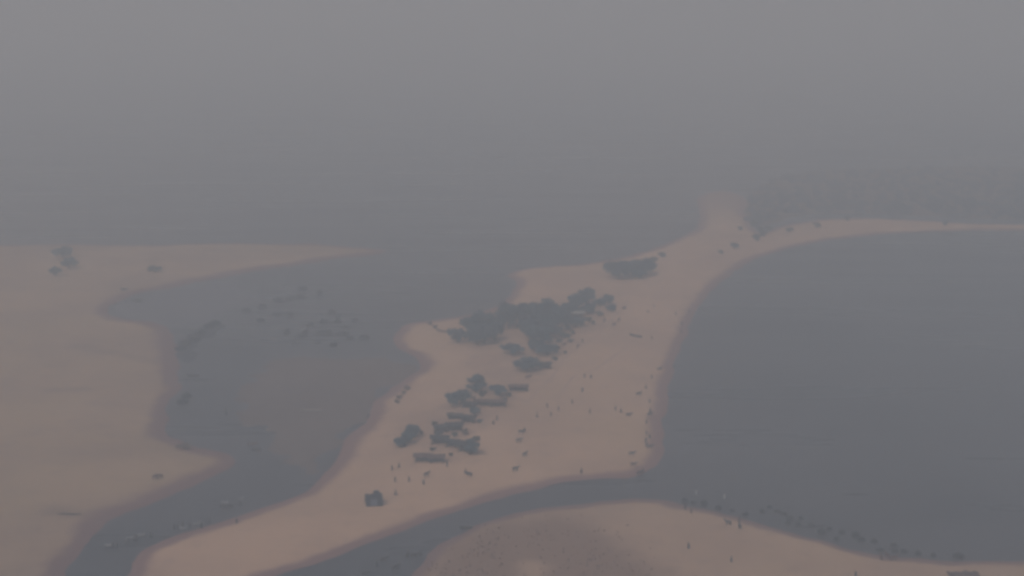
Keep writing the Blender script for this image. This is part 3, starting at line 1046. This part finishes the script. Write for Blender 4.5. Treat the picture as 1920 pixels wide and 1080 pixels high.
def cow(x, y, tone, label, rz=None, group=None, scale=1.0):
    p = drop(x, y + .6 * ppm(y))
    if rz is None:
        rz = rt.choice([0, 180]) + rt.uniform(-30, 30)
    place([('body', COW[tone]), ('horns', HORN)], 'cow', label, 'cow', (p.x, p.y, p.z), R(rz), (scale,) * 3, group)

# on the open sand of the spit
g = 'walkers on the open middle of the spit'
for x, y, t in [(1047, 766, 'brown'), (1026, 760, 'brown'), (1033, 776, 'brown'), (1007, 778, 'brown'), (1106, 771, 'brown')]:
    person(x, y, t, 'faint brown-clothed person in the loose group on the open middle of the spit', g)
person(1092, 731, 'dark', 'person in dark clothes standing apart in the middle of the spit, farther of two')
person(1073, 752, 'dark', 'person in dark clothes standing apart in the middle of the spit, nearer of two')
person(1096, 704, 'brown', 'brown-clothed person on the track right of the hut cluster')
person(1108, 706, 'brown', 'brown-clothed person at the right end of the track from the hut cluster')
cow(1057, 646, 'red', 'reddish cow under the right edge of the grove, left of two', 20)
cow(1083, 650, 'red', 'reddish cow under the right edge of the grove, right of two', 60)
person(1092, 639, 'dark', 'person behind the two reddish cows at the grove edge')
cow(1160, 600, 'red', 'reddish cow right of the grove, upper of the slanting pair', 50)
cow(1151, 609, 'red', 'reddish cow right of the grove, lower of the slanting pair', 40)
cow(1133, 601, 'red', 'reddish cow between the grove and the slanting pair', 80)
cow(1170, 578, 'red', 'reddish cow farthest up the spit, right of the trailing trees', 30)
person(1222, 633, 'brown', 'brown-clothed person right of the dark beached canoe in mid spit')
person(1226, 574, 'brown', 'brown-clothed person far up the spit, right of two')
person(1215, 583, 'brown', 'brown-clothed person far up the spit, left of two')
person(1267, 588, 'brown', 'brown-clothed person near the far right shore, left of two')
person(1292, 583, 'brown', 'brown-clothed person near the far right shore, right of two')
person(1278, 606, 'dark', 'person in dark clothes at the right shore, upper of two in line')
person(1277, 621, 'brown', 'brown-clothed person at the right shore, lower of two in line')
cow(1236, 692, 'dark', 'dark cow alone near the right shore of the spit', 15)
person(1222, 706, 'brown', 'brown-clothed person just below the lone dark cow by the right shore')
cow(1197, 739, 'dark', 'dark cow farthest from camera in the herd on the right shore', 5)
person(1211, 725, 'brown', 'brown-clothed herder just above the right shore herd')
person(1218, 751, 'dark', 'person in dark clothes at the upper end of the right shore herd')
person(1154, 765, 'brown', 'brown-clothed person left of the right shore herd, left of the pair')
person(1164, 769, 'brown', 'brown-clothed person left of the right shore herd, right of the pair')
cow(1178, 778, 'dark', 'dark cow beside the pair of walkers left of the shore herd', 0)
cow(1218, 777, 'dark', 'dark cow by the right shore with a person behind it', 10)
person(1219, 768, 'dark', 'person in dark clothes behind a cow by the right shore')
person(1212, 790, 'brown', 'brown-clothed person between two knots of the right shore herd')
g = 'people in the tight file by the right shore'
for x, y in [(1212, 811), (1218, 817), (1211, 825), (1212, 833)]:
    person(x, y, 'dark', 'dark-clothed person in the tight vertical file by the right shore', g)
cow(1218, 838, 'dark', 'dark cow at the foot of the file of people by the right shore', 0)
cow(1184, 851, 'dark', 'dark cow near the lower right corner of the spit, upper of two', 0)
cow(1187, 871, 'red', 'reddish cow near the lower right corner of the spit, lower of two', 0)
cow(1199, 887, 'dark', 'dark cow at the water edge on the lower right corner of the spit', 30)
person(1206, 882, 'brown', 'brown-clothed person behind the cow at the water edge')
person(1090, 882, 'brown', 'brown-clothed person alone near the lower shore of the spit')
cow(977, 810, 'dark', 'dark cow right of the slate roofs, topmost of four in line', 0)
cow(972, 826, 'dark', 'dark cow right of the slate roofs, second of four in line', 10)
cow(984, 852, 'dark', 'dark cow right of the slate roofs, third of four in line', 50)
cow(966, 879, 'dark', 'dark cow right of the slate roofs, lowest of four in line', 20)
person(983, 806, 'dark', 'person in dark clothes beside the topmost cow of the line')
person(925, 791, 'brown', 'brown-clothed person right of the thin grey-roofed shelter')
person(932, 784, 'brown', 'second brown-clothed person right of the thin grey-roofed shelter')
cow(799, 890, 'dark', 'dark cow below the reddish-brown shelter', 35)
person(794, 903, 'dark', 'person in dark clothes below the cow near the reddish-brown shelter')
cow(880, 889, 'dark', 'dark cow standing alone below the squarish dark shelter', 160)
person(873, 883, 'dark', 'person in dark clothes at the head of the cow below the squarish shelter')
person(838, 870, 'dark', 'person in dark clothes at the right end of the reddish-brown shelter')
person(735, 877, 'brown', 'brown-clothed person left of the reddish-brown shelter, left of two')
person(748, 872, 'brown', 'brown-clothed person left of the reddish-brown shelter, right of two')
person(741, 899, 'brown', 'brown-clothed person above the lone tent, left of two')
person(767, 898, 'brown', 'brown-clothed person above the lone tent, right of two')
person(742, 923, 'brown', 'brown-clothed person just right of the lone tent')
cow(990, 708, 'red', 'reddish cow alone between the broad tree and the brown roof', 0, scale=1.1)
# near bank
person(1285, 950, 'dark', 'person in dark clothes at the tip shore of the near bank')
person(1296, 958, 'brown', 'brown-clothed person beside another at the tip shore of the near bank')
cow(1366, 981, 'dark', 'dark cow on the near bank shore, left of the pair', 150)
cow(1387, 988, 'dark', 'dark cow on the near bank shore, right of the pair', 95)
person(1386, 973, 'brown', 'brown-clothed person behind the right cow on the near bank shore')
person(1291, 1023, 'dark', 'person in dark clothes alone in the middle of the near bank')
person(1371, 1049, 'dark', 'person in dark clothes alone on the near bank, right of the scrub')
person(1604, 1078, 'dark', 'person in dark clothes at the bottom edge of the near bank')
cow(1652, 1046, 'red', 'reddish cow on the right of the near bank, left of three', 80)
cow(1664, 1043, 'red', 'reddish cow on the right of the near bank, middle of three', 110)
cow(1675, 1047, 'red', 'reddish cow on the right of the near bank, right of three', 15)
# left bank
cow(291, 895, 'red', 'reddish cow alone on the left bank, left of two', 0)
cow(300, 893, 'red', 'reddish cow on the left bank close beside another, right of two', 190)
# wading file in the left stream
g1 = 'dark-clothed waders in the left stream'
for x, y in [(212, 1022), (219, 1022), (237, 1016), (242, 1014), (252, 1010), (258, 1009), (284, 1003), (327, 989), (334, 988), (343, 982), (356, 987), (378, 985), (387, 978), (393, 977), (444, 977), (451, 944)]:
    person(x, y, 'dark', 'dark-clothed person wading in the long file through the left stream', g1)
person(544, 645, 'pale', 'pale-clothed person wading among the reed tufts of the left lagoon')
person(423, 768, 'dark', 'dark-clothed person wading alone in the lagoon, upper of two', scale=1.1)
person(424, 775, 'dark', 'dark-clothed person wading alone in the lagoon, lower of two')
person(1305, 922, 'pale', 'pale-clothed person wading off the near bank, left of two')
person(1358, 930, 'pale', 'pale-clothed person wading off the near bank, right of two')
# cattle in the lower stream
cow(719, 1050, 'dark', 'dark cow wading in the lower stream, leftmost of the upper group', 20)
cow(776, 1042, 'dark', 'dark cow wading in the lower stream, rightmost of the upper group', 0)
cow(741, 1065, 'dark', 'dark cow wading in the lower stream below the other two', 40)
cow(684, 1077, 'dark', 'dark cow wading at the bottom edge of the lower stream', 0)
cow(764, 1042, 'dark', 'dark cow wading in the lower stream close left of the rightmost', 80)
person(707, 1057, 'dark', 'dark-clothed person wading left of the cattle in the lower stream')
person(789, 1036, 'dark', 'dark-clothed person wading right of the cattle in the lower stream')

# ------------------------------------------------------------------ canoes and driftwood
def canoe(x, y, length, rz, mat, label, afloat=True, hull_h=.62, beam=1.0, group=None):
    p = at(x, y)
    z = ground_z(p.x, p.y)
    if not afloat:
        p = drop(x, y); z = p.z
    r = empty('canoe', (p.x, p.y, max(-.18, z - .03) if afloat else z - .04), R(rz))
    tag(r, label, 'canoe', group)
    n, kk = 12, 9
    v, f = [], []
    for sh in (1.0, .88):
        for i in range(n + 1):
            t = i / n * 2 - 1
            w = beam / 2 * (1 - abs(t) ** 2.6) * sh + .015
            sheer = hull_h + .28 * abs(t) ** 3
            keel = (.0 if sh == 1 else .07) + .22 * abs(t) ** 4
            for k in range(kk):
                a = -1 + 2 * k / (kk - 1)
                v.append((t * length / 2 * (1 if sh == 1 else .985), w * math.copysign(abs(a) ** .6, a), keel + (sheer - keel) * abs(a) ** 2.2))
    N = (n + 1) * kk
    for i in range(n):
        for k in range(kk - 1):
            a, b_ = i * kk + k, i * kk + k + 1
            f.append((a, a + kk, b_ + kk, b_))
            f.append((N + a, N + b_, N + b_ + kk, N + a + kk))
        for k in (0, kk - 1):
            a = i * kk + k
            f.append((a, N + a, N + a + kk, a + kk) if k == 0 else (a, a + kk, N + a + kk, N + a))
    mesh_obj('hull', v, f, mat, r, smooth=True)
    for t in (-.45, 0, .45):
        q = MB()
        q.box((t * length / 2, 0, hull_h * .78), (.22, beam * .86, .05))
        q.build('seat', M['post'], r)
    return r
for x, y, a in [(204, 1025, 20), (245, 1011, 30), (265, 1005, 15), (344, 992, 10), (370, 984, 35), (422, 944, 0), (452, 938, 60)]:
    canoe(x, y, 2.0, a, M['hull_white'], 'small pale canoe afloat among the waders in the left stream', beam=1.0, hull_h=.7, group='pale canoes in the left stream')
canoe(424, 951, 3.6, 5, M['hull_dark'], 'dark canoe afloat at the upper end of the file of waders')
canoe(481, 844, 3.0, 0, M['hull_dark'], 'dark canoe afloat in the narrows beside the left bank, nearer of two')
canoe(474, 833, 3.0, 12, M['hull_brown'], 'brownish canoe afloat in the narrows beside the left bank, farther of two')
canoe(362, 706, 4.2, 0, M['hull_dark'], 'dark canoe afloat close to the left bank above the inlet')
canoe(584, 772, 6.5, -3, M['hull_pale'], 'long pale canoe stranded on the mudflat')
canoe(874, 991, 3.2, -5, M['hull_dark'], 'dark canoe afloat in the bend of the lower stream')
canoe(1192, 631, 6.0, -40, M['hull_dark'], 'long dark canoe beached in the middle of the spit', False)
canoe(828, 622, 5.5, -40, M['hull_brown'], 'brown canoe beached on the point left of the grove', False)

def log():
    p = drop(130, 965)
    r = empty('driftwood_log', (p.x, p.y, p.z), R(-2))
    tag(r, 'long driftwood log lying on the lower left bank', 'log')
    q = MB()
    q.tube([(-3.2, 0, .15), (-1, .12, .2), (1.2, -.05, .2), (3.2, .1, .15)], [.16, .24, .22, .1], 9)
    q.build('trunk', M['bark'], r)
    for a, b_ in (((-1.5, .1, .25), (-2.0, .9, .7)), ((.8, 0, .25), (1.7, -.9, .55)), ((2.0, 0, .2), (2.6, .8, .8))):
        q = MB()
        q.tube([a, b_], [.09, .03], 6)
        q.build('branch', M['bark'], r)
log()
